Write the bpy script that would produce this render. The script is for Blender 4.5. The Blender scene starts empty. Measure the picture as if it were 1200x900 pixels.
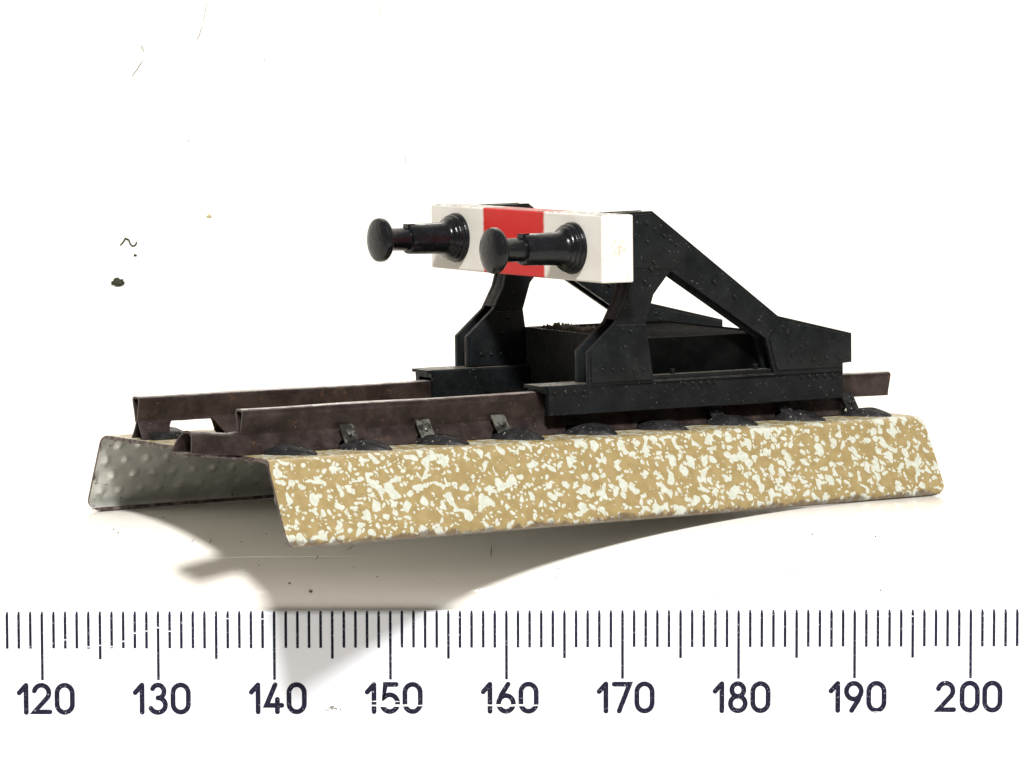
import bpy, bmesh, math, random
from mathutils import Matrix, Vector, noise
random.seed(7)
S = 0.001                     # everything below is measured in millimetres
TH = 0.5658                   # yaw of the model track
sc = bpy.context.scene
COL = sc.collection

# ------------------------------------------------------------------ helpers
def link(o, parent=None):
    COL.objects.link(o)
    if parent is not None:
        o.parent = parent
    return o

def tag(o, label=None, cat=None, group=None, kind=None):
    if label: o['label'] = label
    if cat: o['category'] = cat
    if group: o['group'] = group
    if kind: o['kind'] = kind
    return o

def mesh_obj(name, verts, faces, mats, parent=None, smooth=None, fmat=None, track=True):
    """verts in mm; track=True: (u, v, z) track coordinates -> local (u, -v, z)"""
    me = bpy.data.meshes.new(name)
    if track:
        vs = [(a[0]*S, -a[1]*S, a[2]*S) for a in verts]
    else:
        vs = [(a[0]*S, a[1]*S, a[2]*S) for a in verts]
    me.from_pydata(vs, [], faces)
    for m in (mats if isinstance(mats, (list, tuple)) else [mats]):
        me.materials.append(m)
    if fmat:
        for p, k in zip(me.polygons, fmat): p.material_index = k
    bm = bmesh.new(); bm.from_mesh(me)
    bmesh.ops.recalc_face_normals(bm, faces=bm.faces)
    bm.to_mesh(me); bm.free()
    if smooth is not None:
        me.shade_smooth()
        me.set_sharp_from_angle(angle=math.radians(smooth))
    return link(bpy.data.objects.new(name, me), parent)

class MB:
    def __init__(s): s.v = []; s.f = []
    def add(s, v, f):
        n = len(s.v); s.v += [tuple(a) for a in v]; s.f += [tuple(i+n for i in q) for q in f]
    def box(s, a, b):
        (x0, y0, z0), (x1, y1, z1) = a, b
        s.add([(x0,y0,z0),(x1,y0,z0),(x1,y1,z0),(x0,y1,z0),(x0,y0,z1),(x1,y0,z1),(x1,y1,z1),(x0,y1,z1)],
              [(0,3,2,1),(4,5,6,7),(0,1,5,4),(1,2,6,5),(2,3,7,6),(3,0,4,7)])
    def dome(s, c, r, h, axis='v', sgn=1, n=10, rings=3):
        vs = []; fs = []
        for k in range(rings+1):
            a = k/rings*math.pi/2
            rr = r*math.cos(a); hh = h*math.sin(a)
            for i in range(n):
                t = 2*math.pi*i/n
                p, q = rr*math.cos(t), rr*math.sin(t)
                if axis == 'v': vs.append((c[0]+p, c[1]+sgn*hh, c[2]+q))
                elif axis == 'u': vs.append((c[0]+sgn*hh, c[1]+p, c[2]+q))
                else: vs.append((c[0]+p, c[1]+q, c[2]+sgn*hh))
        for k in range(rings):
            for i in range(n):
                j = (i+1) % n
                fs.append((k*n+i, k*n+j, (k+1)*n+j, (k+1)*n+i))
        s.add(vs, fs)
    def prism(s, path, u0, u1):
        """closed (v,z) path extruded along u"""
        n = len(path)
        s.add([(u0,a,b) for a,b in path]+[(u1,a,b) for a,b in path],
              [(i,(i+1)%n,n+(i+1)%n,n+i) for i in range(n)]+[tuple(range(n)), tuple(range(2*n-1,n-1,-1))])
    def strip(s, outer, inner, u0, u1, nu=1):
        """thin shell: outer and inner open (v,z) paths of equal length, extruded along u"""
        n = len(outer); loop = list(outer)+list(reversed(inner)); m = len(loop)
        vs = []; fs = []
        for k in range(nu+1):
            u = u0+(u1-u0)*k/nu
            vs += [(u,a,b) for a,b in loop]
        for k in range(nu):
            for i in range(m):
                j = (i+1) % m
                fs.append((k*m+i, k*m+j, (k+1)*m+j, (k+1)*m+i))
        for e in (0, nu*m):
            for i in range(n-1):
                fs.append((e+i, e+i+1, e+m-2-i, e+m-1-i))
        s.add(vs, fs)

def tilt(v):                   # the superstructure leans a little to the near side
    return 0.0217*(11.5-v)
def tilted(verts): return [(u, v, z+tilt(v)) for u, v, z in verts]

def plate(outline, holes, v0, v1, bevel=0.06):
    """flat plate cut to outline (u,z) with holes, thickness v0..v1; returns verts, faces"""
    cu = bpy.data.curves.new('c', 'CURVE'); cu.dimensions = '2D'; cu.fill_mode = 'BOTH'
    for pts in [outline]+list(holes):
        sp = cu.splines.new('POLY'); sp.points.add(len(pts)-1)
        for p, (a, b) in zip(sp.points, pts): p.co = (a, b, 0, 1)
        sp.use_cyclic_u = True
    th = abs(v1-v0)
    cu.extrude = th/2-bevel; cu.bevel_depth = bevel; cu.bevel_resolution = 1; cu.offset = -bevel
    ob = bpy.data.objects.new('c', cu); COL.objects.link(ob)
    dg = bpy.context.evaluated_depsgraph_get()
    me = ob.evaluated_get(dg).to_mesh()
    bm = bmesh.new(); bm.from_mesh(me)
    bmesh.ops.remove_doubles(bm, verts=bm.verts, dist=0.002)
    bm.verts.index_update()
    vs = [(v.co.x, (v0+v1)/2+v.co.z, v.co.y) for v in bm.verts]
    fs = [tuple(v.index for v in f.verts) for f in bm.faces]
    bm.free(); ob.evaluated_get(dg).to_mesh_clear()
    bpy.data.objects.remove(ob); bpy.data.curves.remove(cu)
    return vs, fs

def offset_poly(p, d):
    """move every edge inwards by d"""
    n = len(p)
    ar = sum(p[i][0]*p[(i+1)%n][1]-p[(i+1)%n][0]*p[i][1] for i in range(n))
    sg = 1 if ar > 0 else -1
    L = []
    for i in range(n):
        x0, y0 = p[i]; x1, y1 = p[(i+1)%n]; l = math.hypot(x1-x0, y1-y0)
        nx, ny = -(y1-y0)/l*sg*d, (x1-x0)/l*sg*d
        L.append((x0+nx, y0+ny, x1-x0, y1-y0))
    out = []
    for i in range(n):
        ax, ay, adx, ady = L[i-1]; bx, by, bdx, bdy = L[i]
        den = adx*bdy-ady*bdx
        if abs(den) < 1e-6: out.append((bx, by)); continue
        t = ((bx-ax)*bdy-(by-ay)*bdx)/den
        out.append((ax+adx*t, ay+ady*t))
    return out

# ------------------------------------------------------------------ materials
class NT:
    def __init__(s, name):
        s.m = bpy.data.materials.new(name); s.m.use_nodes = True
        s.t = s.m.node_tree; s.n = s.t.nodes; s.bsdf = s.n['Principled BSDF']
        tc = s.n.new('ShaderNodeTexCoord'); mp = s.n.new('ShaderNodeMapping')
        mp.inputs['Scale'].default_value = (1000, 1000, 1000)
        s.t.links.new(tc.outputs['Object'], mp.inputs['Vector']); s.co = mp.outputs['Vector']
    def ln(s, a, b): s.t.links.new(a, b)
    def noise(s, scale, detail=2, rough=.5, dist=0, co=None):
        n = s.n.new('ShaderNodeTexNoise'); n.inputs['Scale'].default_value = scale
        n.inputs['Detail'].default_value = detail; n.inputs['Roughness'].default_value = rough
        n.inputs['Distortion'].default_value = dist
        s.ln(co or s.co, n.inputs['Vector']); return n.outputs['Fac']
    def voro(s, scale, co=None, rnd=1):
        n = s.n.new('ShaderNodeTexVoronoi'); n.inputs['Scale'].default_value = scale
        n.inputs['Randomness'].default_value = rnd
        s.ln(co or s.co, n.inputs['Vector']); return n
    def ramp(s, fac, lo, hi, a=0., b=1.):
        n = s.n.new('ShaderNodeMapRange'); n.interpolation_type = 'SMOOTHSTEP'
        n.inputs['From Min'].default_value = lo; n.inputs['From Max'].default_value = hi
        n.inputs['To Min'].default_value = a; n.inputs['To Max'].default_value = b
        s.ln(fac, n.inputs['Value']); return n.outputs['Result']
    def math(s, op, a, b=None):
        n = s.n.new('ShaderNodeMath'); n.operation = op
        for i, x in enumerate((a, b)):
            if x is None: continue
            if isinstance(x, (int, float)): n.inputs[i].default_value = x
            else: s.ln(x, n.inputs[i])
        return n.outputs[0]
    def mix(s, fac, a, b):
        n = s.n.new('ShaderNodeMix'); n.data_type = 'RGBA'
        if isinstance(fac, (int, float)): n.inputs['Factor'].default_value = fac
        else: s.ln(fac, n.inputs['Factor'])
        for k, x in (('A', a), ('B', b)):
            i = [q for q in n.inputs if q.name == k and q.type == 'RGBA'][0]
            if isinstance(x, tuple): i.default_value = x+(1,)
            else: s.ln(x, i)
        return [q for q in n.outputs if q.type == 'RGBA'][0]
    def sep(s):
        n = s.n.new('ShaderNodeSeparateXYZ'); s.ln(s.co, n.inputs[0]); return n.outputs
    def col(s, c):
        if isinstance(c, tuple): s.bsdf.inputs['Base Color'].default_value = c+(1,)
        else: s.ln(c, s.bsdf.inputs['Base Color'])
    def set(s, k, v):
        if isinstance(v, (int, float)): s.bsdf.inputs[k].default_value = v
        else: s.ln(v, s.bsdf.inputs[k])
    def bump(s, h, dist, strength=1):
        n = s.n.new('ShaderNodeBump'); n.inputs['Strength'].default_value = strength
        n.inputs['Distance'].default_value = dist*S
        s.ln(h, n.inputs['Height']); s.ln(n.outputs[0], s.bsdf.inputs['Normal'])

def m_table():
    t = NT('white_glossy_board')
    a = t.noise(.05, 3); t.col(t.mix(a, (.81,.777,.722), (.84,.81,.757)))
    t.set('Roughness', t.ramp(t.noise(.25, 2), .2, .8, .10, .15))
    t.bump(t.noise(.6, 3), .02, .3)
    return t.m

def m_ruler():
    t = NT('white_ruler_plastic')
    t.col(t.mix(t.noise(.15, 3), (.76,.785,.85), (.79,.815,.87)))
    t.set('Roughness', .35); t.bump(t.noise(3, 2), .01, .3)
    t.set('Subsurface Weight', .05); t.set('Subsurface Scale', .0006)
    return t.m

def m_ink():
    t = NT('dark_blue_ink')
    w = t.ramp(t.noise(4.5, 3, .6), .64, .70)
    w2 = t.ramp(t.noise(9, 1), .70, .74)
    w = t.math('MAXIMUM', w, w2)
    c = t.mix(t.noise(.06, 1), (.011,.010,.034), (.007,.007,.016))
    t.col(t.mix(w, c, (.5,.5,.58))); t.set('Roughness', .6); t.set('Specular IOR Level', .15)
    return t.m

def m_ballast():
    t = NT('printed_ballast_tinplate')
    # colours of the lithographed ballast: tan ground with pale irregular flecks
    warp = t.n.new('ShaderNodeTexNoise'); warp.inputs['Scale'].default_value = 1.1; warp.inputs['Detail'].default_value = 1
    t.ln(t.co, warp.inputs['Vector'])
    vm = t.n.new('ShaderNodeVectorMath'); vm.operation = 'MULTIPLY_ADD'
    t.ln(warp.outputs['Color'], vm.inputs[0]); vm.inputs[1].default_value = (.9,.9,.9); t.ln(t.co, vm.inputs[2])
    co = vm.outputs[0]
    def flecks(scale, lo, hi, keep, co_):
        d = t.voro(scale, co_); sp = t.n.new('ShaderNodeSeparateColor'); t.ln(d.outputs['Color'], sp.inputs[0])
        r = t.math('MULTIPLY', t.ramp(sp.outputs[0], 1-keep, 1., 0., 1.), hi-lo)
        r = t.math('MULTIPLY', t.math('ADD', r, lo), t.math('GREATER_THAN', sp.outputs[0], 1-keep))
        return t.ramp(t.math('SUBTRACT', r, d.outputs['Distance']), -.02, .035)
    st = t.n.new('ShaderNodeMapping'); st.inputs['Scale'].default_value = (1.25, 1, .8); t.ln(co, st.inputs['Vector'])
    st2 = t.n.new('ShaderNodeMapping'); st2.inputs['Scale'].default_value = (.85, 1, 1.2); st2.inputs['Location'].default_value = (7, 3, 5); t.ln(co, st2.inputs['Vector'])
    f1 = flecks(.82, .20, .48, .54, st.outputs[0]); f2 = flecks(1.25, .18, .46, .6, st2.outputs[0])
    f3 = flecks(2.3, .18, .46, .62, co); f4 = t.ramp(t.noise(1.0, .6, .5, .0, co), .64, .665)
    m = t.math('MAXIMUM', t.math('MAXIMUM', f1, f2), t.math('MAXIMUM', f3, f4))
    tan = t.mix(t.ramp(t.noise(1.2, 3), .3, .7), (.262,.196,.084), (.315,.240,.110))
    white = t.mix(t.ramp(t.noise(2.5, 2), .35, .65), (.45,.47,.40), (.51,.53,.465))
    # thin yellow rim round the flecks, where the two printed inks overlap
    base = t.mix(m, tan, white)
    # chips
    chip = t.ramp(t.noise(3.2, 3, .6), .705, .73)
    base = t.mix(chip, base, (.10,.075,.05))
    z = t.sep()[2]
    wear = t.ramp(t.math('ADD', z, t.math('MULTIPLY', t.noise(.8, 4, .65), -1.9)), -.66, -.3, 1, 0)
    base = t.mix(t.math('MULTIPLY', wear, .8), base, (.085,.06,.042))
    t.col(base); t.set('Roughness', .38)
    t.bump(t.noise(2.2, 3), .02, .4)
    return t.m

def m_inside():
    t = NT('bare_underside_tin')
    a = t.ramp(t.noise(.5, 4, .6), .35, .7)
    c = t.mix(a, (.44,.445,.415), (.58,.585,.55))
    spots = t.ramp(t.noise(1.3, 4, .65), .64, .70)
    t.col(t.mix(spots, c, (.03,.027,.02)))
    t.set('Metallic', .45); t.set('Roughness', .30)
    t.bump(t.noise(2, 3), .02, .4)
    return t.m

def m_edge():
    t = NT('worn_sheet_edge')
    a = t.ramp(t.noise(1.4, 3), .4, .65)
    t.col(t.mix(a, (.05,.034,.032), (.17,.135,.12))); t.set('Metallic', .4); t.set('Roughness', .5)
    return t.m

def m_rail():
    t = NT('browned_rail_steel')
    a = t.ramp(t.noise(.5, 4, .6), .35, .7)
    c = t.mix(a, (.028,.019,.018), (.064,.046,.043))
    rust = t.ramp(t.noise(1.1, 5, .7), .60, .70)
    c = t.mix(t.math('MULTIPLY', rust, .6), c, (.17,.085,.042))
    sp = t.ramp(t.noise(5, 2), .70, .76)
    c = t.mix(t.math('MULTIPLY', sp, .5), c, (.35,.32,.30))
    hd = t.ramp(t.math('ADD', t.sep()[2], t.math('MULTIPLY', t.noise(1.2, 3), .12)), 11.10, 11.17)
    c = t.mix(t.math('MULTIPLY', hd, .85), c, (.42,.39,.37))  # worn bright head, which also paints in the highlight along the top
    t.col(c); t.set('Metallic', .55); t.set('Roughness', t.ramp(t.noise(.9, 3), .3, .7, .3, .5))
    t.bump(t.noise(1.5, 4, .6), .05, .5)
    return t.m

def m_clip():
    t = NT('rail_clip_tin')
    a = t.ramp(t.noise(1.3, 4, .6), .42, .6)
    t.col(t.mix(a, (.035,.034,.031), (.19,.19,.17))); t.set('Metallic', .6); t.set('Roughness', .4)
    t.bump(t.noise(3, 2), .05, .6)
    return t.m

def m_black(name='black_moulded_plastic', rough=.42, dust=1., base=(.0038,.0049,.0057), spec=.2):
    t = NT(name)
    a = t.ramp(t.noise(.35, 4, .6), .35, .7)
    c = t.mix(a, base, tuple(x*1.7+.002 for x in base))
    sp = t.ramp(t.noise(4.2, 2, .6), .685, .75)
    c = t.mix(t.math('MULTIPLY', sp, .4*dust), c, (.30,.30,.28))
    dirt = t.ramp(t.noise(.9, 5, .7), .58, .75)
    c = t.mix(t.math('MULTIPLY', dirt, .22*dust), c, (.055,.048,.035))
    g = t.n.new('ShaderNodeNewGeometry'); sx = t.n.new('ShaderNodeSeparateXYZ'); t.ln(g.outputs['Normal'], sx.inputs[0])
    up = t.ramp(sx.outputs[2], .75, .97)
    du = t.math('MULTIPLY', t.math('MULTIPLY', up, t.ramp(t.noise(1.4, 4, .6), .3, .65, .35, 1.)), .55*min(dust, 1) if dust > .13 else .015)
    c = t.mix(du, c, (.20,.178,.145))  # pale upward faces: settled dust, with the grazing sheen painted in
    t.col(c); t.set('Roughness', t.ramp(t.noise(1.5, 4), .3, .7, rough-.07, rough+.12)); t.set('Specular IOR Level', spec)
    t.bump(t.noise(2.4, 4, .6), .06, .5)
    return t.m

def m_sleeper():
    t = NT('black_printed_sleeper')
    c = t.mix(t.ramp(t.noise(1.2, 4), .4, .7), (.008,.008,.009), (.022,.021,.022))
    sp = t.ramp(t.noise(3.5, 2, .6), .66, .72)
    t.col(t.mix(t.math('MULTIPLY', sp, .7), c, (.42,.40,.33))); t.set('Roughness', .45); t.set('Specular IOR Level', .2)
    t.bump(t.noise(2.4, 3), .05, .5)
    return t.m

def m_beam():
    t = NT('painted_buffer_beam')
    x, y, z = t.sep()
    wob = t.math('MULTIPLY', t.math('SUBTRACT', t.noise(1.5, 2), .5), .22)
    yy = t.math('ABSOLUTE', t.math('ADD', y, wob))
    red = t.ramp(yy, 5.0, 5.4, 1, 0)
    cream = t.mix(t.ramp(t.noise(.45, 4, .6), .35, .7), (.74,.725,.69), (.70,.68,.62))
    st = t.ramp(t.noise(.7, 4, .65), .63, .74)
    cream = t.mix(t.math('MULTIPLY', st, .5), cream, (.52,.40,.24))
    sp = t.ramp(t.noise(3.2, 2, .6), .70, .76)
    cream = t.mix(t.math('MULTIPLY', sp, .6), cream, (.12,.10,.08))
    vd = t.n.new('ShaderNodeVectorMath'); vd.operation = 'DISTANCE'; t.ln(t.co, vd.inputs[0]); vd.inputs[1].default_value = (36.5, -14.65, 24.0)
    stain = t.math('MULTIPLY', t.ramp(vd.outputs['Value'], .2, 1.1, 1, 0), t.ramp(t.noise(2.2, 4, .65), .42, .62))
    cream = t.mix(t.math('MULTIPLY', stain, .75), cream, (.40,.29,.18))
    redc = t.mix(t.noise(.6, 3), (.50,.012,.012), (.58,.02,.018))
    c = t.mix(red, cream, redc)
    # chipped paint along the top edge
    top = t.ramp(t.math('ADD', t.math('SUBTRACT', z, t.math('MULTIPLY', y, .0217)), t.math('MULTIPLY', t.noise(2., 3, .6), .5)), 27.42, 27.5)
    c = t.mix(t.math('MULTIPLY', top, .75), c, (.10,.075,.06))
    t.col(c); t.set('Roughness', .45); t.set('Specular IOR Level', .3); t.bump(t.noise(1.5, 3), .03, .4)
    return t.m

def m_plain(name, c, rough=.6):
    t = NT(name); t.col(t.mix(t.noise(2.5, 3), tuple(x*.7 for x in c), tuple(min(1, x*1.3) for x in c))); t.set('Roughness', rough)
    return t.m

TABLE, RULER, INK = m_table(), m_ruler(), m_ink()
BAL, INS, EDGE, RAIL, CLIP, SLP, BEAM = m_ballast(), m_inside(), m_edge(), m_rail(), m_clip(), m_sleeper(), m_beam()
BLK = m_black(); GLS = m_black('black_glossy_plastic', .18, .12, (.004,.0045,.0058), .3)
DARK = m_black('shade_black_inside', .85, .12, (.002,.002,.002), .03)  # matt black taken darker: the shade between the frames is in the colour
PLATE = m_black('grey_black_plate', .5, .5, (.016,.0185,.0185), .25)
GRIT = m_plain('dark_grit', (.030,.025,.013), .8)
CRUMB = m_plain('dark_green_crumb', (.020,.024,.010), .7)
SPECK = m_plain('grey_speck', (.11,.10,.09), .8)
FAINT = m_plain('faint_scratch', (.20,.19,.17), .8)
YEL = m_plain('pale_yellow_speck', (.55,.5,.25), .8)
SCUFF = m_plain('white_scuff', (.8,.8,.84), .6)

# ------------------------------------------------------------------ setting: one white sheet
def surf(y):
    if y >= 120: return None
    if y >= 70: return 50-math.sqrt(max(0, 2500-(y-70)**2))
    if y >= 17: return 0.
    return -6.9+6.9*math.sqrt(max(0, 1-((17-y)/17.6)**2))
prof = [(120, 260), (120, 120)]
for k in range(0, 25):
    a = math.pi/2*k/24; prof.append((70+50*math.cos(a), 50-50*math.sin(a)))
prof += [(45, 0), (25, 0)]
for k in range(0, 41):
    a = math.pi/2*k/40
    y = 17-17.6*math.sin(a); z = -6.9+6.9*math.cos(a)
    prof.append((y, z))
# a small step where the covering film ends
prof2 = []
for y, z in prof:
    prof2.append((y, z))
prof = prof2+[(-.6, -20), (-.6, -33.5), (-1.2, -34), (-40, -34), (-160, -34)]
xs = [-420, -200, -100, 0, 100, 200, 300, 480]
vs = [(x, y, z) for y, z in prof for x in xs]
nx = len(xs)
fs = [(r*nx+c, r*nx+c+1, (r+1)*nx+c+1, (r+1)*nx+c) for r in range(len(prof)-1) for c in range(nx-1)]
board = mesh_obj('ground', vs, fs, TABLE, None, 60, track=False)
tag(board, 'white glossy sheet sweeping up behind the model and rounding down in front', 'ground', kind='structure')

# thin clear film lying on the rounded front, its edge catches the light
film = []
for k in range(0, 15):
    y = 15-12.2*k/14
    film.append((y, surf(y)))
fo, fi = [], []
for k, (y, z) in enumerate(film):
    a = film[max(0, k-1)]; b = film[min(len(film)-1, k+1)]
    l = math.hypot(b[0]-a[0], b[1]-a[1]); ny, nz = (b[1]-a[1])/l, -(b[0]-a[0])/l
    if nz < 0: ny, nz = -ny, -nz
    h = .03+.025*k/14
    fo.append((y+ny*h, z+nz*h+.003)); fi.append((y, z-.05))
loop = fo+fi[::-1]; n = len(loop)
FX = [-420, -40, 6, 9, 12, 15, 19]
hl = n//2
def sunk(k_, x, a, b):          # lifts off the sheet on the left, dies out to the right
    f = min(1, max(0, (18-x)/10))
    return (x, a, b-(1-f)*.075 if k_ < hl else b-.03)
vs = [sunk(k_, x, a, b) for x in FX for k_, (a, b) in enumerate(loop)]
fs = [(q*n+i, q*n+(i+1) % n, (q+1)*n+(i+1) % n, (q+1)*n+i) for q in range(len(FX)-1) for i in range(n)]
fl = mesh_obj('covering_film', vs, fs, TABLE, board, 50, track=False)

# ------------------------------------------------------------------ the model: buffer stop on a piece of tinplate track
root = bpy.data.objects.new('toy_buffer_stop', None); link(root)
root.rotation_euler = (0, 0, TH); root.empty_display_size = .01
tag(root, 'black toy railway buffer stop with white and red beam on a tinplate track piece', 'toy buffer stop')

# ---- folded ballast bed
L = 70.07
def arc(cx, cz, r, a0, a1, n):
    return [(cx+r*math.cos(math.radians(a0+(a1-a0)*k/n)), cz+r*math.sin(math.radians(a0+(a1-a0)*k/n))) for k in range(n+1)]
half = [(17.9, .12), (18.3, .02), (18.75, .03), (19.0, .22), (19.05, .55)]
w0, w1 = (19.0, .85), (16.15, 6.55)
half += [(w0[0]+(w1[0]-w0[0])*k/26, w0[1]+(w1[1]-w0[1])*k/26) for k in range(27)]
half += [(16.03, 6.80), (15.85, 7.02), (15.55, 7.17), (15.2, 7.24)]
top = [(14.8-29.6*k/74, 7.254) for k in range(75)]
path = half+top+[(-a, b) for a, b in reversed(half)]
path = [(v*1., z) for v, z in path]
def inner(path, d):
    out = []
    for i, (v, z) in enumerate(path):
        a = path[max(0, i-1)]; b = path[min(len(path)-1, i+1)]
        l = math.hypot(b[0]-a[0], b[1]-a[1]); n_ = ((b[1]-a[1])/l, -(b[0]-a[0])/l)
        out.append((v-n_[0]*d, z-n_[1]*d))
    return out
pin = inner(path, .30)
# check the side: the inner path must be the smaller one
if max(a for a, b in pin) > max(a for a, b in path): pin = inner(path, -.30)
us = [0.25*k for k in range(0, 120)]+[30+0.8*k for k in range(0, 50)]
us = [u*L/us[-1] for u in us]
def endcut(z):
    r = 1.25
    c = 0
    if z < r: c = r-math.sqrt(max(0, r*r-(r-z)**2))
    if z > 6.4: c += .25*((z-6.4)/.85)**2
    return c
def dimple(u, s):
    su, ss = 2.05, 1.6
    row = round(s/ss); off = .5*su*(row % 2)
    cu = round((u-.9-off)/su)*su+.9+off; cs = row*ss
    rnd = noise.noise(Vector((cu*3.1, cs*2.7, .3)))
    d2 = ((u-cu-.15*rnd)**2+(s-cs)**2)/(.45+.1*rnd)**2
    return .25*(1+.4*rnd)*max(0, 1-d2)**1.2 if d2 < 1 else 0
# arclength of the inner path
sl = [0.]
for i in range(1, len(pin)): sl.append(sl[-1]+math.hypot(pin[i][0]-pin[i-1][0], pin[i][1]-pin[i-1][1]))
def dipz(u, v):
    return 0
vs = []; n = len(path)
for u in us:
    for i, (v, z) in enumerate(path):
        c = endcut(z); uu = c+u/L*(L-2*c)
        wob = .05*noise.noise(Vector((uu*.12, v*.2, z*.3)))
        vs.append((uu, v+wob, z+(dipz(uu, v) if z > 7.2 else 0)))
    for i, (v, z) in enumerate(pin):
        c = endcut(z); uu = c+u/L*(L-2*c)
        wob = .05*noise.noise(Vector((uu*.12, path[i][0]*.2, path[i][1]*.3)))
        dd = 0
        if 6 < i < n-7 and abs(v) > 15.2 or abs(v) < 14.6:
            dd = dimple(uu, sl[i])
        a = pin[max(0, i-1)]; b = pin[min(n-1, i+1)]; l = math.hypot(b[0]-a[0], b[1]-a[1])
        nv, nz = -(b[1]-a[1])/l, (b[0]-a[0])/l
        if nv*v+nz*(z-2) > 0: nv, nz = -nv, -nz
        vs.append((uu, v+wob+nv*dd, z+nz*dd+(dipz(uu, v) if path[i][1] > 7.2 else 0)))
fs = []; fm = []
R = 2*n
for k in range(len(us)-1):
    for i in range(n-1):
        fs.append((k*R+i, k*R+i+1, (k+1)*R+i+1, (k+1)*R+i)); fm.append(0)
        fs.append((k*R+n+i+1, k*R+n+i, (k+1)*R+n+i, (k+1)*R+n+i+1)); fm.append(1)
    for i in (0, n-1):
        fs.append((k*R+i, k*R+n+i, (k+1)*R+n+i, (k+1)*R+i)); fm.append(2)
for e in (0, (len(us)-1)*R):
    for i in range(n-1):
        fs.append((e+i, e+i+1, e+n+i+1, e+n+i)); fm.append(2)
bed = mesh_obj('track_bed', vs, fs, [BAL, INS, EDGE], root, 40, fm)
tag(bed, 'tan and white speckled tinplate ballast bed')

# ---- sleepers: black embossed bars across the top
su = [4.2]+[11.6+7.8*k for k in range(8)]
def sleeper_mesh(u0):
    vs = []; fs = []
    nv, nu = 60, 9
    for i in range(nv+1):
        v = -14.6+29.2*i/nv
        e = (14.6-abs(v))
        w = 1.95*min(1, (e/3.0))**.6+.02
        h = .80*min(1, e/2.2)**.6
        if abs(v) < 11: h = h*max(0, 1-(11-abs(v))/2.6)-.12*min(1, max(0, 9.2-abs(v)))
        for j in range(nu+1):
            q = j/nu*2-1
            sk = .35*max(0, abs(v)-11.5)
            hh = h*max(0, 1-abs(q)**3.4)
            hh *= 1+.35*noise.noise(Vector((u0+q, v*.5, 1.7)))
            vs.append((u0+q*w+sk, v, 7.245+hh+(dipz(u0+q*w, v) if u0 < 6 else 0)))
    for i in range(nv):
        for j in range(nu):
            a = i*(nu+1)+j; fs.append((a, a+1, a+nu+2, a+nu+1))
    return vs, fs
for u0 in su:
    v_, f_ = sleeper_mesh(u0)
    mesh_obj('sleeper', v_, f_, SLP, root, 60)

# ---- running rails
def rail_path(vc):
    o = [(-.26, 8.85), (-.30, 9.25), (-.62, 10.45), (-.70, 10.78), (-.64, 10.99), (-.42, 11.12), (0, 11.15), (.42, 11.12), (.64, 10.99), (.70, 10.78), (.62, 10.45), (.30, 9.25), (.26, 8.85)]
    i = [(-.06, 8.85), (-.09, 9.25), (-.40, 10.45), (-.47, 10.72), (-.42, 10.86), (-.3, 10.92), (0, 10.94), (.3, 10.92), (.42, 10.86), (.47, 10.72), (.40, 10.45), (.09, 9.25), (.06, 8.85)]
    return [(vc+a, b) for a, b in o], [(vc+a, b) for a, b in i]
RAILS = []
for vc, u0, u1 in ((9.5, .75, 70.75), (-9.5, .45, 70.6)):
    m = MB(); o, i = rail_path(vc); m.strip(o, i, u0, u1, 40)
    vv = [(u, v+.05*math.sin(u*.21+vc), z+.035*math.sin(u*.37+vc)) for u, v, z in m.v]
    RAILS.append(mesh_obj('rail', vv, m.f, RAIL, root, 40))
# ---- flaring feet of the rails, with slots punched out for the clips
def foot(vc, u0, u1, zb_out, zb_in, parent):
    zt = 9.02; K = 7
    def vz(z):
        t = (zt-z)/(zt-7.3)
        return .22+.42*t+.62*max(0, t)**1.7
    n = 300; loops = []; vs = []; fs = []
    for k in range(n+1):
        u = u0+(u1-u0)*k/n
        w = .03*noise.noise(Vector((u*.5, vc, 2.2)))
        lo, li = [], []
        for side, zb in ((1, zb_out(u)), (-1, zb_in(u))):
            sg = side*(1 if vc > 0 else -1)
            for q in range(K+1):
                z = zt-(zt-zb)*q/K
                lo.append((u, vc+sg*(vz(z)+w), z, side)); li.append((u, vc+sg*(vz(z)+w-.17), z-.03, side))
        A_ = [p for p in lo if p[3] == 1]; B_ = [p for p in lo if p[3] == -1]
        C_ = [p for p in li if p[3] == 1]; D_ = [p for p in li if p[3] == -1]
        loop = A_[::-1]+B_+D_[::-1]+C_
        vs += [p[:3] for p in loop]
    m_ = 4*(K+1)
    for k in range(n):
        for q in range(m_):
            r_ = (q+1) % m_; fs.append((k*m_+q, k*m_+r_, (k+1)*m_+r_, (k+1)*m_+q))
    h = m_//2
    for e in (0, n*m_):
        for q in range(h-1): fs.append((e+q, e+q+1, e+m_-2-q, e+m_-1-q))
    return mesh_obj('rail_foot', vs, fs, RAIL, parent, 50)
def slots(lo, hi, centres, a, b):
    def f(u):
        z = lo
        for c in centres:
            d = min((u-(c-a))/.5, ((c+b)-u)/.9)
            if d > 0: z = max(z, lo+(hi-lo)*min(1, d))
        return z+.05*noise.noise(Vector((u*1.1, 3.3, 0)))
    return f
near_slots = slots(7.32, 7.98, su[1:], 1.9, 1.9)
far_slots = slots(7.32, 8.78, [6.4]+[11.6+7.8*k for k in range(1, 8)], 3.2, 2.6)
plain = slots(7.32, 7.9, [], 1, 1)
foot(9.5, .95, 66.4, near_slots, plain, RAILS[0])
foot(-9.5, .55, 70.2, far_slots, far_slots, RAILS[1])
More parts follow.
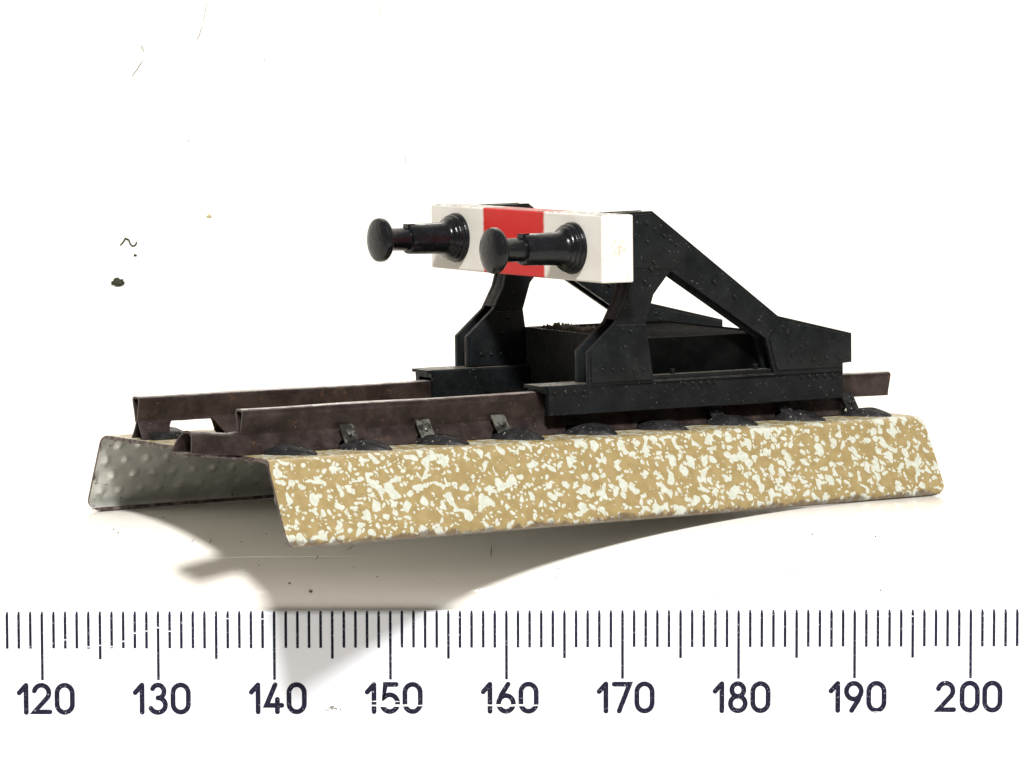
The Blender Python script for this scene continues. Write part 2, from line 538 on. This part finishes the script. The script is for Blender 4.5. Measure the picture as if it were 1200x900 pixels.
# joiner channel that sticks out at the open end of the near rail
o = [(-1.45, 7.12), (-1.30, 7.9), (-1.0, 8.7), (-.6, 9.0), (0, 9.08), (.6, 9.0), (1.0, 8.7), (1.25, 7.9), (1.42, 7.12)]
i = [(-1.22, 7.12), (-1.08, 7.9), (-.82, 8.55), (-.5, 8.8), (0, 8.86), (.5, 8.8), (.82, 8.55), (1.03, 7.9), (1.2, 7.12)]
m = MB(); m.strip([(9.55+a, b) for a, b in o], [(9.55+a, b) for a, b in i], -4.6, 2.2, 16)
vv = [(u-(.5*max(0, (9.0-z)/1.9) if (u < -4.5 and v < 9.4) else 0)+(.35*(z-7.1)/2 if u < -4.5 else 0), v, z*1.0+.10*max(0, 1.6-u)-(.12 if u < 0 and z > 8.5 else 0)) for u, v, z in m.v]
mesh_obj('rail_joiner', vv, m.f, RAIL, RAILS[0], 40)
m = MB(); m.prism([(8.0, 6.98), (8.0, 7.12), (10.9, 7.12), (11.05, 7.0), (10.9, 6.9)], -4.9, .2)
mesh_obj('joiner_tongue', [(u+(1.2 if (u < 0 and v > 10) else 0), v, z+.1*max(0, -u)) for u, v, z in m.v], m.f, EDGE, RAILS[0], 40)

# ---- clips that hold the rails
def clip(u0, vb, side, lean=0.35, w=1.35, hole=True):
    m = MB(); vs = []; fs = []
    prof = [(vb+side*1.25, 7.5), (vb+side*.98, 7.9), (vb+side*.62, 8.5), (vb+side*.34, 9.0), (vb+side*.2, 9.3)]
    t = .16
    for j in (0, 1):
        for a, b in prof: vs.append((u0-w/2+lean*(b-7.3)*-.42 if j == 0 else u0+w/2+lean*(b-7.3)*-.3, a, b))
        for a, b in prof: vs.append((u0-w/2+lean*(b-7.3)*-.42 if j == 0 else u0+w/2+lean*(b-7.3)*-.3, a+side*t, b+.05))
    k = len(prof)
    for q in range(k-1):
        fs += [(q, q+1, 2*k+q+1, 2*k+q), (k+q, 3*k+q, 3*k+q+1, k+q+1), (q, k+q, k+q+1, q+1), (2*k+q, 2*k+q+1, 3*k+q+1, 3*k+q)]
    fs += [(0, 2*k, 3*k, k), (k-1, 2*k-1, 4*k-1, 3*k-1)]
    m.add(vs, fs)
    # pressed pip on the outer face
    m.dome((u0-.12, vb+side*(.70+t), 8.45), .24, .16, 'v', side, 8, 2)
    return m
for k, u0 in enumerate([11.0+7.8*j for j in range(8)]):
    for vb, side in ((9.95, 1), (-9.95, -1), (-8.85, 1)):
        if k in (3, 4) and vb > 0: continue
        m = clip(u0+random.uniform(-.15, .15)+(.4 if side*vb < 0 else 0), vb, side, lean=random.uniform(.15, .5))
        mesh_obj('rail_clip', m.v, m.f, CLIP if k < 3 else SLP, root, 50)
# the outermost clips under the open ends of the rails are flat
for vb in (-9.65,):
    m = MB(); m.prism([(vb-1.2, 7.3), (vb+2.2, 7.3), (vb+1.5, 7.75), (vb+.8, 7.9), (vb-.3, 8.0)], 1.2, 4.3)
    mesh_obj('rail_clip', m.v, m.f, SLP, root, 50)

# ---- black superstructure
FR = [(35.25, 11.3), (35.25, 14.6), (38.26, 17.1), (39.45, 19.2), (39.9, 20.75), (38.1, 20.75), (38.1, 27.0), (42.35, 27.08),
      (56.45, 17.03), (65.03, 15.1), (65.03, 12.35), (64.0, 12.3), (64.0, 11.3)]
HO = [(42.35, 11.62), (41.55, 17.0), (42.4, 19.5), (44.3, 21.6), (55.0, 15.0), (56.0, 11.62)]
RIV = [(41.59,26.07),(42.56,25.42),(43.55,24.82),(44.25,24.33),(44.96,23.9),(41.71,24.29),(42.39,22.41),(42.1,21.79),(41.4,20.7),
       (51.39,19.0),(49.08,20.45),(36.68,12.9),(37.8,12.85),(38.91,12.8),(40.03,12.74),(41.16,12.69),(39.08,14.87),(39.79,16.24),
       (57.38,15.4),(56.9,16.0),(59.01,14.02),(57.96,13.23),(57.51,12.77),(59.0,12.75),(60.49,12.76),(62.0,12.81),(63.51,12.79)]
RIVB = [(59.14,11.2),(60.04,11.2),(60.94,11.2),(61.84,11.2),(62.75,11.2),(45.83,11.2),(46.69,11.2),(47.55,11.2),(48.42,11.2),(49.14,11.2),
        (31.6,11.0),(32.66,11.0),(33.73,11.0),(34.8,11.0)]
def side_frame(sg):
    m = MB()
    # sg=+1: near frame, outer face at v=+11.5; sg=-1 mirrored
    for a, b, ins in ((11.0, 11.5, 0), (9.2, 9.75, 0), (9.7, 11.05, .75)):
        ou = offset_poly(FR, ins) if ins else FR
        ho = [(a_, max(b_, 11.62)) for a_, b_ in offset_poly(HO, -ins)] if ins else HO
        v_, f_ = plate(ou, [ho], sg*a, sg*b, .05)
        m.add(v_, f_)
    v_, f_ = plate([(38.4, 17.35), (39.5, 19.25), (39.95, 20.7), (42.6, 20.7), (42.2, 19.4), (41.4, 17.35)], [], sg*9.3, sg*11.4, .05); m.add(v_, f_)
    # gusset plates standing proud of the outer and the inner face
    g1 = [(35.45, 11.8), (35.45, 14.5), (38.3, 16.9), (41.35, 16.85), (42.1, 11.8)]
    g2 = [(56.2, 12.0), (55.35, 14.9), (56.85, 16.55), (64.85, 14.95), (64.85, 12.5), (63.8, 12.3), (63.8, 12.0)]
    g3 = [(40.2, 22.0), (39.8, 26.8), (42.2, 26.85), (46.6, 23.75), (44.6, 21.75)]
    for g, th in ((g1, .16), (g2, .16), (g3, .10)):
        v_, f_ = plate(g, [], sg*11.44, sg*(11.5+th), .04); m.add(v_, f_)
        v_, f_ = plate(g, [], sg*9.26, sg*(9.2-th), .04); m.add(v_, f_)
    for (u, z) in RIV:
        m.dome((u, sg*(11.58), z), .19, .24, 'v', sg, 8, 2)
        m.dome((u, sg*(9.1), z), .19, .24, 'v', -sg, 8, 2)
    fr = mesh_obj('side_frame', tilted(m.v), m.f, BLK, root, 35)
    # shoe clipped over the rail
    b = MB()
    o = [(8.3, 9.15), (8.3, 11.55), (8.45, 11.7), (11.35, 11.7), (11.5, 11.55), (11.5, 9.05)]
    i = [(8.75, 9.15), (8.75, 11.1), (8.8, 11.15), (10.85, 11.15), (10.9, 11.1), (10.9, 9.05)]
    b.strip([(sg*x, y) for x, y in o], [(sg*x, y) for x, y in i], 30.9, 63.95, 6)
    # lip of the cap at the open end
    b.prism([(sg*8.4, 10.98), (sg*8.4, 11.66), (sg*11.3, 11.66), (sg*11.3, 10.98)], 30.75, 31.3)
    b.prism([(sg*8.38, 11.4), (sg*8.38, 11.69), (sg*11.2, 11.69), (sg*11.2, 11.4)], 30.3, 31.2)
    for (u, z) in RIVB:
        b.dome((u, sg*11.48, z), .21, .2, 'v', sg, 8, 2)
    for u in (45.2, 54.6):
        b.box((u, min(sg*9.9, sg*10.3), 11.6), (u+.35, max(sg*9.9, sg*10.3), 12.5))
    # ridge along the foot
    mesh_obj('rail_shoe', tilted(b.v), b.f, BLK, fr, 35)
for sg in (1, -1): side_frame(sg)

# cross box between the frames, with a load of dark grit, and floor
m = MB()
m.box((42.0, -9.15, 10.1), (57.8, 9.15, 15.15))
m.box((41.9, 8.2, 15.1), (57.9, 9.14, 15.32))
m.box((41.9, -9.14, 15.1), (57.9, -8.2, 15.32))
m.box((57.75, -9.15, 10.0), (58.05, 9.15, 15.3))
m.box((36.5, -8.4, 9.2), (41.8, 8.4, 9.5))
m.box((58.0, -8.4, 9.2), (63.8, 8.4, 9.5))
xb = mesh_obj('cross_box', tilted(m.v), m.f, DARK, root, 35)
m = MB(); m.box((41.75, -9.15, 9.6), (41.98, 9.15, 15.3))
mesh_obj('cross_plate', tilted(m.v), m.f, PLATE, root)
bv = xb.modifiers.new('b', 'BEVEL'); bv.width = .07*S; bv.segments = 2; bv.limit_method = 'ANGLE'
vs = []; fs = []
NU, NV = 60, 80
for a in range(NU+1):
    for b in range(NV+1):
        u = 42.05+3.8*a/NU; v = -8.1+16.2*b/NV
        p = Vector((u*.9, v*.9, 3.1))
        h = .2+.62*noise.noise(p)+.5*noise.noise(p*2.7)+.25*noise.noise(p*6)
        e = min(1, a/6, (NU-a)/22, b/6, (NV-b)/6)
        vs.append((u, v, 15.1+max(0, h)*e*1.15))
fs = [(a*(NV+1)+b, a*(NV+1)+b+1, (a+1)*(NV+1)+b+1, (a+1)*(NV+1)+b) for a in range(NU) for b in range(NV)]
mesh_obj('grit_load', tilted(vs), fs, GRIT, root, 30)

# buffer beam
m = MB()
V0, V1, U0, U1, Z0, Z1 = -14.65, 14.65, 34.7, 38.1, 20.92, 26.98
m.box((U0, V0, Z0), (U1, V1, Z1))
beam = mesh_obj('buffer_beam', tilted(m.v), m.f, BEAM, root)
bv = beam.modifiers.new('b', 'BEVEL'); bv.width = .16*S; bv.segments = 3; bv.limit_method = 'ANGLE'
tag(beam, 'white beam with red middle panel')

def lathe(prof, vc, zc, n=40):
    vs = []; fs = []
    for (d, r) in prof:
        for k in range(n):
            a = 2*math.pi*k/n; vs.append((U0-d, vc+r*math.cos(a), zc+r*math.sin(a)))
    for q in range(len(prof)-1):
        for k in range(n):
            j = (k+1) % n; fs.append((q*n+k, q*n+j, (q+1)*n+j, (q+1)*n+k))
    fs.append(tuple(range(n))); fs.append(tuple(range((len(prof)-1)*n, len(prof)*n)))
    return vs, fs
SLE = [(-.1, 2.34), (.30, 2.34), (.40, 2.27), (.44, 2.17), (.80, 2.15), (.88, 2.08), (.93, 1.98), (1.12, 1.94), (1.26, 1.80), (1.42, 1.62), (1.65, 1.56), (2.0, 1.50), (2.8, 1.47), (3.8, 1.45), (5.3, 1.41), (5.45, 1.36), (5.5, 1.2), (5.51, .8)]
HEAD = [(5.3, 1.08), (7.55, 1.06), (7.7, 1.16), (7.85, 1.6), (8.0, 1.9), (8.2, 2.05), (8.45, 2.07), (8.68, 2.0), (8.82, 1.72), (8.92, 1.2), (8.98, .6), (9.0, .05)]
for vc in (9.95, -9.95):
    zc = 23.86+tilt(vc)*1.25
    v_, f_ = lathe(SLE, vc, zc)
    bf = mesh_obj('buffer', v_, f_, GLS, root, 40)
    # collar key on the sleeve
    v_, f_ = lathe(HEAD, vc, zc)
    mesh_obj('buffer_head', v_, f_, GLS, bf, 40)
    k = MB(); k.box((U0-5.62, vc-.45, zc+1.0), (U0-4.9, vc+.45, zc+1.43))
    mesh_obj('sleeve_key', k.v, k.f, GLS, bf)

# ------------------------------------------------------------------ ruler
RX, RY, RZ = 28.85, -1.45, -7.27         # origin: top front edge below 158.5 mm or so
MM = 1.0138                  # scale of the whole ruler
ruler = bpy.data.objects.new('ruler', None); link(ruler)
ruler.location = (RX*S, RY*S, RZ*S)
ruler.rotation_euler = (0, math.radians(.53), 0); ruler.scale = (MM, MM, MM)
tag(ruler, 'white plastic millimetre ruler standing along the front edge below the model', 'ruler')
# cross section (y,z), extruded in x
cs = [(0, -.45), (.03, -.25), (.12, -.09), (.25, 0), (.55, 0), (.68, -.06), (.72, -.2), (.72, -26.8), (.6, -27), (.1, -27), (0, -26.9)]
n = len(cs)
vs = [(x, a, b) for x in (-64, 82) for a, b in cs]
fs = [(i, (i+1) % n, n+(i+1) % n, n+i) for i in range(n)]+[tuple(range(n)), tuple(range(2*n-1, n-1, -1))]
mesh_obj('ruler_body', vs, fs, RULER, ruler, 50, track=False)
# scale: 13.55 px/mm; 150 stands at x(457)
def rx(val): return (457-600)/13.55*1.0+(val-150.)*1.0
m = MB()
for val in range(95, 240):
    x = rx(val)
    if not -63.5 < x < 81.5: continue
    ln = 5.95 if val % 10 == 0 else (4.15 if val % 5 == 0 else 3.2)
    w = .115
    jit = random.uniform(-.02, .02)
    # follows the rounded upper edge, stands a hair proud of it
    pts = [(.19, -.02), (.10, -.075), (.012, -.25), (-.012, -.5), (-.012, -ln+jit)]
    vs = []
    for a, b in pts:
        ww = w*(.75 if b > -.1 else 1)
        vs += [(x-ww, a-.004, b), (x+ww, a-.004, b)]
    m.add(vs, [(2*q, 2*q+1, 2*q+3, 2*q+2) for q in range(len(pts)-1)])
mesh_obj('graduation_marks', m.v, m.f, INK, ruler, track=False)
# figures drawn as round-ended strokes
def A(cx, cy, r, a0, a1, ry=None, n=18):
    ry = ry or r
    return [(cx+r*math.cos(math.radians(a0+(a1-a0)*k/n)), cy+ry*math.sin(math.radians(a0+(a1-a0)*k/n))) for k in range(n+1)]
G = {'0': ([A(.28, .70, .28, 0, 180, .30)+A(.28, .30, .28, 180, 360, .30)+[(.56, .70)]], .56),
     '1': ([[(.27, 1), (.27, 0)], [(.02, .72), (.24, .97)]], .27),
     '2': ([A(.28, .72, .27, 165, -20, .28)+[(.50, .55), (.02, .02), (.58, .02)]], .58),
     '3': ([A(.28, .76, .22, 155, -90, .24), A(.27, .26, .28, 88, -155, .27)], .56),
     '4': ([[(.34, 1), (.02, .24), (.58, .24)], [(.42, .46), (.42, 0)]], .58),
     '5': ([[(.50, 1), (.10, 1), (.05, .52)]+A(.26, .31, .29, 125, -150, .31)], .55),
     '6': ([A(.28, .29, .27, 0, 360, .29, 28), [(.05, .42), (.12, .62), (.36, 1)]], .56),
     '7': ([[(.0, .99), (.56, .99), (.18, 0)]], .56),
     '8': ([A(.28, .765, .22, 0, 360, .235, 24), A(.28, .27, .27, 0, 360, .27, 28)], .56),
     '9': ([A(.28, .71, .27, 0, 360, .29, 28), [(.51, .58), (.44, .38), (.20, 0)]], .56)}
H = 2.36; SR = .212
def stroke(m, pts, ox, oz):
    pts = [(ox+a*H, oz+b*H) for a, b in pts]
    n_ = 12
    # ribbon with mitred sides plus half-disc ends, one layer
    left, right = [], []
    N = len(pts); closed = math.hypot(pts[0][0]-pts[-1][0], pts[0][1]-pts[-1][1]) < 1e-4
    if closed: pts = pts[:-1]; N -= 1
    for i in range(N):
        if closed: a, b, c = pts[i-1], pts[i], pts[(i+1) % N]
        else: a, b, c = pts[max(0, i-1)], pts[i], pts[min(N-1, i+1)]
        d1 = Vector((b[0]-a[0], b[1]-a[1])); d2 = Vector((c[0]-b[0], c[1]-b[1]))
        if d1.length < 1e-6: d1 = d2
        if d2.length < 1e-6: d2 = d1
        d1.normalize(); d2.normalize()
        t = (d1+d2)
        if t.length < 1e-3: t = d1
        t.normalize(); nn = Vector((-t.y, t.x)); k = SR/max(.45, nn.dot(Vector((-d1.y, d1.x))))
        left.append((b[0]+nn.x*k, b[1]+nn.y*k)); right.append((b[0]-nn.x*k, b[1]-nn.y*k))
    vs = [(x, YF, z) for x, z in left]+[(x, YF, z) for x, z in right]
    fs = [(i, i+1, N+i+1, N+i) for i in range(N-1)]
    if closed: fs.append((N-1, 0, N, 2*N-1))
    m.add(vs, fs)
    if not closed:
        for e, f in ((0, 1), (N-1, N-2)):
            dx, dz = pts[e][0]-pts[f][0], pts[e][1]-pts[f][1]; a0 = math.atan2(dz, dx)
            vs = [(pts[e][0], YF, pts[e][1])]+[(pts[e][0]+SR*math.cos(a0-math.pi/2+math.pi*k/8), YF, pts[e][1]+SR*math.sin(a0-math.pi/2+math.pi*k/8)) for k in range(9)]
            m.add(vs, [tuple(range(10))])
def text_number(val):
    m = MB(); global YF
    s = str(val)
    for k, ch in enumerate(s):
        right = rx(val)+(2.77, .82, -1.22)[2-k]
        strokes, w = G[ch]
        for q, st in enumerate(strokes):
            YF = -.010-.004*q
            ox = right-SR-w*H if ch != '1' else right-SR-.27*H
            stroke(m, st, ox, -8.75)
    o = mesh_obj('scale_number', m.v, m.f, INK, ruler, track=False)
    return o
for val in range(110, 240, 10):
    if -60 < rx(val) < 78: text_number(val)
# scuffs across 150 and 160
m = MB()
def sliver(x0, x1, z, w, y=-.03):
    n_ = 14; vs = []
    for k in range(n_+1):
        t = k/n_; x = x0+(x1-x0)*t; ww = w*(.25+.75*math.sin(math.pi*min(1, max(0, t*.96+.02))))*(1+.5*noise.noise(Vector((x*3, z, 0))))
        zz = z+.05*noise.noise(Vector((x*1.3, z, 4)))
        vs += [(x, y, zz-ww), (x, y, zz+ww)]
    mesh_obj('scuff_mark', vs, [(2*k, 2*k+1, 2*k+3, 2*k+2) for k in range(n_)], SCUFF, ruler, track=False)
for px0, px1, py in ((425, 500, 826), (430, 470, 821), (560, 632, 826), (1020, 1048, 835)):
    sliver((px0-600)/13.55, (px1-600)/13.55, -(py-714.5)/13.55, .10 if py == 826 else .05)
for val, d in ((122, 1.3), (127, 1.35), (128, 1.0), (129, .9), (130, .75), (136, .35), (139, .35), (131, .9), (126, 1.6), (125, 1.55), (124, 1.6), (195, .3)):
    sliver(rx(val)-.2, rx(val)+.2, -d*1.9, .05)
m = MB()
for k in range(26):
    x = (388-600)/13.55+random.gauss(0, .28); z = -(828.5-714.5)/13.55+random.gauss(0, .12)
    m.dome((x, -.002, z), random.uniform(.03, .09), .03, 'v', -1, 7, 2)
mesh_obj('grey_smudge', m.v, m.f, FAINT, ruler, track=False)

# ------------------------------------------------------------------ dirt on the white sheet
def tube(name, pts, r, mat, taper=True, parent=None):
    m = MB(); n_ = 6
    P = [Vector(p) for p in pts]
    vs = []; fs = []
    for i, p in enumerate(P):
        d = (P[min(len(P)-1, i+1)]-P[max(0, i-1)]).normalized()
        a = d.cross(Vector((0.3, .9, .2))).normalized(); b = d.cross(a)
        rr = r*(.35 if taper and i in (0, len(P)-1) else 1)
        for k in range(n_):
            t = 2*math.pi*k/n_; q = p+a*rr*math.cos(t)+b*rr*math.sin(t); vs.append(tuple(q))
    for i in range(len(P)-1):
        for k in range(n_):
            j = (k+1) % n_; fs.append((i*n_+k, i*n_+j, (i+1)*n_+j, (i+1)*n_+k))
    m.add(vs, fs)
    return m
sq = [(-17.04,110.9,21.34),(-16.62,111.2,21.83),(-16.44,111.4,22.22),(-16.02,111.3,22.02),(-15.8,111.0,21.52),(-15.48,110.8,21.27),(-15.19,110.9,21.42),(-15.06,111.2,21.81)]
fine = []
for i in range(len(sq)-1):
    a, b = Vector(sq[i]), Vector(sq[i+1])
    for k in range(3): fine.append(a.lerp(b, k/3))
fine.append(Vector(sq[-1]))
m = tube('f', fine, .10, CRUMB)
f1 = mesh_obj('fibre', m.v, m.f, CRUMB, None, 60, track=False)
tag(f1, 'tiny dark wavy fibre stuck to the white sheet above the dark crumb', 'fibre')
def lump(c, r, seed, sx=1.):
    bm = bmesh.new(); bmesh.ops.create_icosphere(bm, subdivisions=3, radius=1)
    vs = []
    for v in bm.verts:
        d = v.co.normalized(); k = r*(1+.55*noise.noise(d*1.6+Vector((seed, 0, 0)))+.25*noise.noise(d*4+Vector((0, seed, 0))))
        vs.append((c[0]+d.x*k*sx, c[1]+d.y*k, c[2]+d.z*k*.85))
    fs = [tuple(v.index for v in f.verts) for f in bm.faces]
    bm.free(); return vs, fs
v_, f_ = lump((-17.0, 107.4, 17.2), .52, 4.2, 1.25)
tag(mesh_obj('crumb', v_, f_, CRUMB, None, 60, track=False), 'largest dark green crumb on the white sheet left of the model', 'crumb')
v_, f_ = lump((-15.17, 110.1, 20.24), .19, 1.2)
tag(mesh_obj('crumb', v_, f_, CRUMB, None, 60, track=False), 'tiny round dark crumb just below the wavy fibre', 'crumb')
v_, f_ = lump((-6.64, 113.0, 24.69), .26, 2.2)
tag(mesh_obj('crumb', v_, f_, YEL, None, 60, track=False), 'pale yellowish crumb on the white sheet above the far rail', 'crumb')
# scratches and specks of the sheet itself
m = MB()
SCR = [((-15.02,119.77,45.17),(-14.67,119.67,44.25),.07),((-14.73,119.56,43.33),(-16.27,119.21,41.1),.075),((-6.97,120.,50.38),(-7.63,119.93,47.33),.035),
       ((-7.63,119.93,47.33),(-8.37,119.78,45.3),.05),((-16.99,119.35,41.92),(-17.5,119.17,40.91),.04),((13.59,120.,50.14),(13.55,119.95,47.59),.035),
       ((16.61,116.56,31.76),(16.61,116.06,30.54),.05),((11.32,118.12,36.39),(12.03,116.73,32.21),.02)]
for a, b, r in SCR:
    a, b = Vector(a), Vector(b)
    t = tube('s', [a, a.lerp(b, .25), a.lerp(b, .5)+Vector((.04, 0, 0)), a.lerp(b, .8), b], r, SPECK); m.add(t.v, t.f)
for c, r in (((-9.28,117.23,33.58), .10), ((32.11,117.41,34.11), .10), ((54.03,117.33,33.86), .10), ((-.2,119.52,43.06), .08), ((4.91,119.53,43.1), .08), ((-1.2,119.82,45.72), .06)):
    v_, f_ = lump(c, r, c[0]); m.add(v_, f_)
mesh_obj('sheet_scratches', m.v, m.f, FAINT, board, 60, track=False)
m = MB()
SP = [(9.31,-3.94,.10),(11.18,-4.5,.14),(16.98,-3.45,.06),(14.87,-2.31,.05),(26.,-4.51,.06),(27.99,-4.52,.05),(32.9,-2.8,.05),(32.73,-3.72,.05),(37.65,-4.55,.05),(40.29,-3.26,.04),(53.21,-3.58,.06),(53.6,-3.66,.05),(46.52,-4.06,.05),(46.8,-4.8,.05),(61.07,-4.71,.07),(58.81,-4.48,.04),(63.63,-2.97,.05),(55.59,2.47,.06),(61.16,1.74,.06),(64.89,2.77,.04),(-6.95,6.23,.06),(-6.46,5.19,.06),(-12.45,7.58,.04),(4.76,2.25,.05),(6.54,-1.95,.05),(6.89,4.24,.05),(2.09,7.52,.04)]
for k in range(40):
    SP.append((random.uniform(-20, 75), random.uniform(-4.0, 6), random.uniform(.015, .04)))
for x, y, r in SP:
    y = 17-(17-y)*17.6/21.9
    v_, f_ = lump((x, y, surf(y)+r*.3+(.13*(15-y)/15.2 if y > 2.8 else 0)), r, x); m.add(v_, f_)
for a, b in (((-2.69,11.16),(-2.92,10.41)),((2.06,3.11),(1.93,1.96)),((.25,2.19),(.62,3.16)),((11.76,-.5),(11.54,-1.3)),((14.81,1.25),(14.25,.28)),((27.04,.8),(26.97,-1.3))):
    a = (a[0], 17-(17-a[1])*17.6/21.9); b = (b[0], 17-(17-b[1])*17.6/21.9)
    pa, pb = Vector((a[0], a[1], surf(a[1])+.06)), Vector((b[0], b[1], surf(b[1])+.06))
    t = tube('s', [pa, pa.lerp(pb, .5), pb], .035, SPECK); m.add(t.v, t.f)
tag(mesh_obj('dust_specks', m.v, m.f, SPECK, None, 60, track=False), 'fine dark dust specks scattered on the white sheet before the model', 'dust', kind='stuff')

# ------------------------------------------------------------------ light
w = bpy.data.worlds.new('World'); sc.world = w; w.use_nodes = True
bg = w.node_tree.nodes['Background']; bg.inputs[0].default_value = (1.0, .915, .81, 1); bg.inputs[1].default_value = .29
def area(name, target, direction, dist, size, power, color=(1, 1, 1)):
    l = bpy.data.lights.new(name, 'AREA'); l.shape = 'DISK'; l.size = size*S; l.energy = power; l.color = color
    o = bpy.data.objects.new(name, l); link(o)
    d = Vector(direction).normalized()
    o.location = (Vector(target)+d*dist)*S
    o.rotation_euler = d.to_track_quat('Z', 'Y').to_euler()
    return o
LU, LV, LZ = -.49, .87, 1.05
ld = (LU*math.cos(TH)+LV*math.sin(TH), LU*math.sin(TH)-LV*math.cos(TH), LZ)
area('key_lamp', (30, 5, 5), ld, 700, 88, 8.0, (1, .985, .96))

# ------------------------------------------------------------------ camera
e, r = .0718, .0116
cam = bpy.data.cameras.new('camera'); co = link(bpy.data.objects.new('camera', cam))
R0 = Vector((1, 0, 0)); U0_ = Vector((0, math.sin(e), math.cos(e))); B0 = -Vector((0, math.cos(e), -math.sin(e)))
Rr = R0*math.cos(r)-U0_*math.sin(r); Ur = R0*math.sin(r)+U0_*math.cos(r)
M = Matrix((Rr, Ur, B0)).transposed().to_4x4()
M.translation = Vector((29.01161657, -312.51654745, 34.92693999))*S
co.matrix_world = M
cam.sensor_width = 36; cam.lens = 36*4206.4778/1200; cam.clip_start = .01; cam.clip_end = 20
sc.camera = co
sc.view_settings.view_transform = 'Standard'; sc.view_settings.look = 'None'
sc.view_settings.exposure = 0; sc.view_settings.gamma = 1
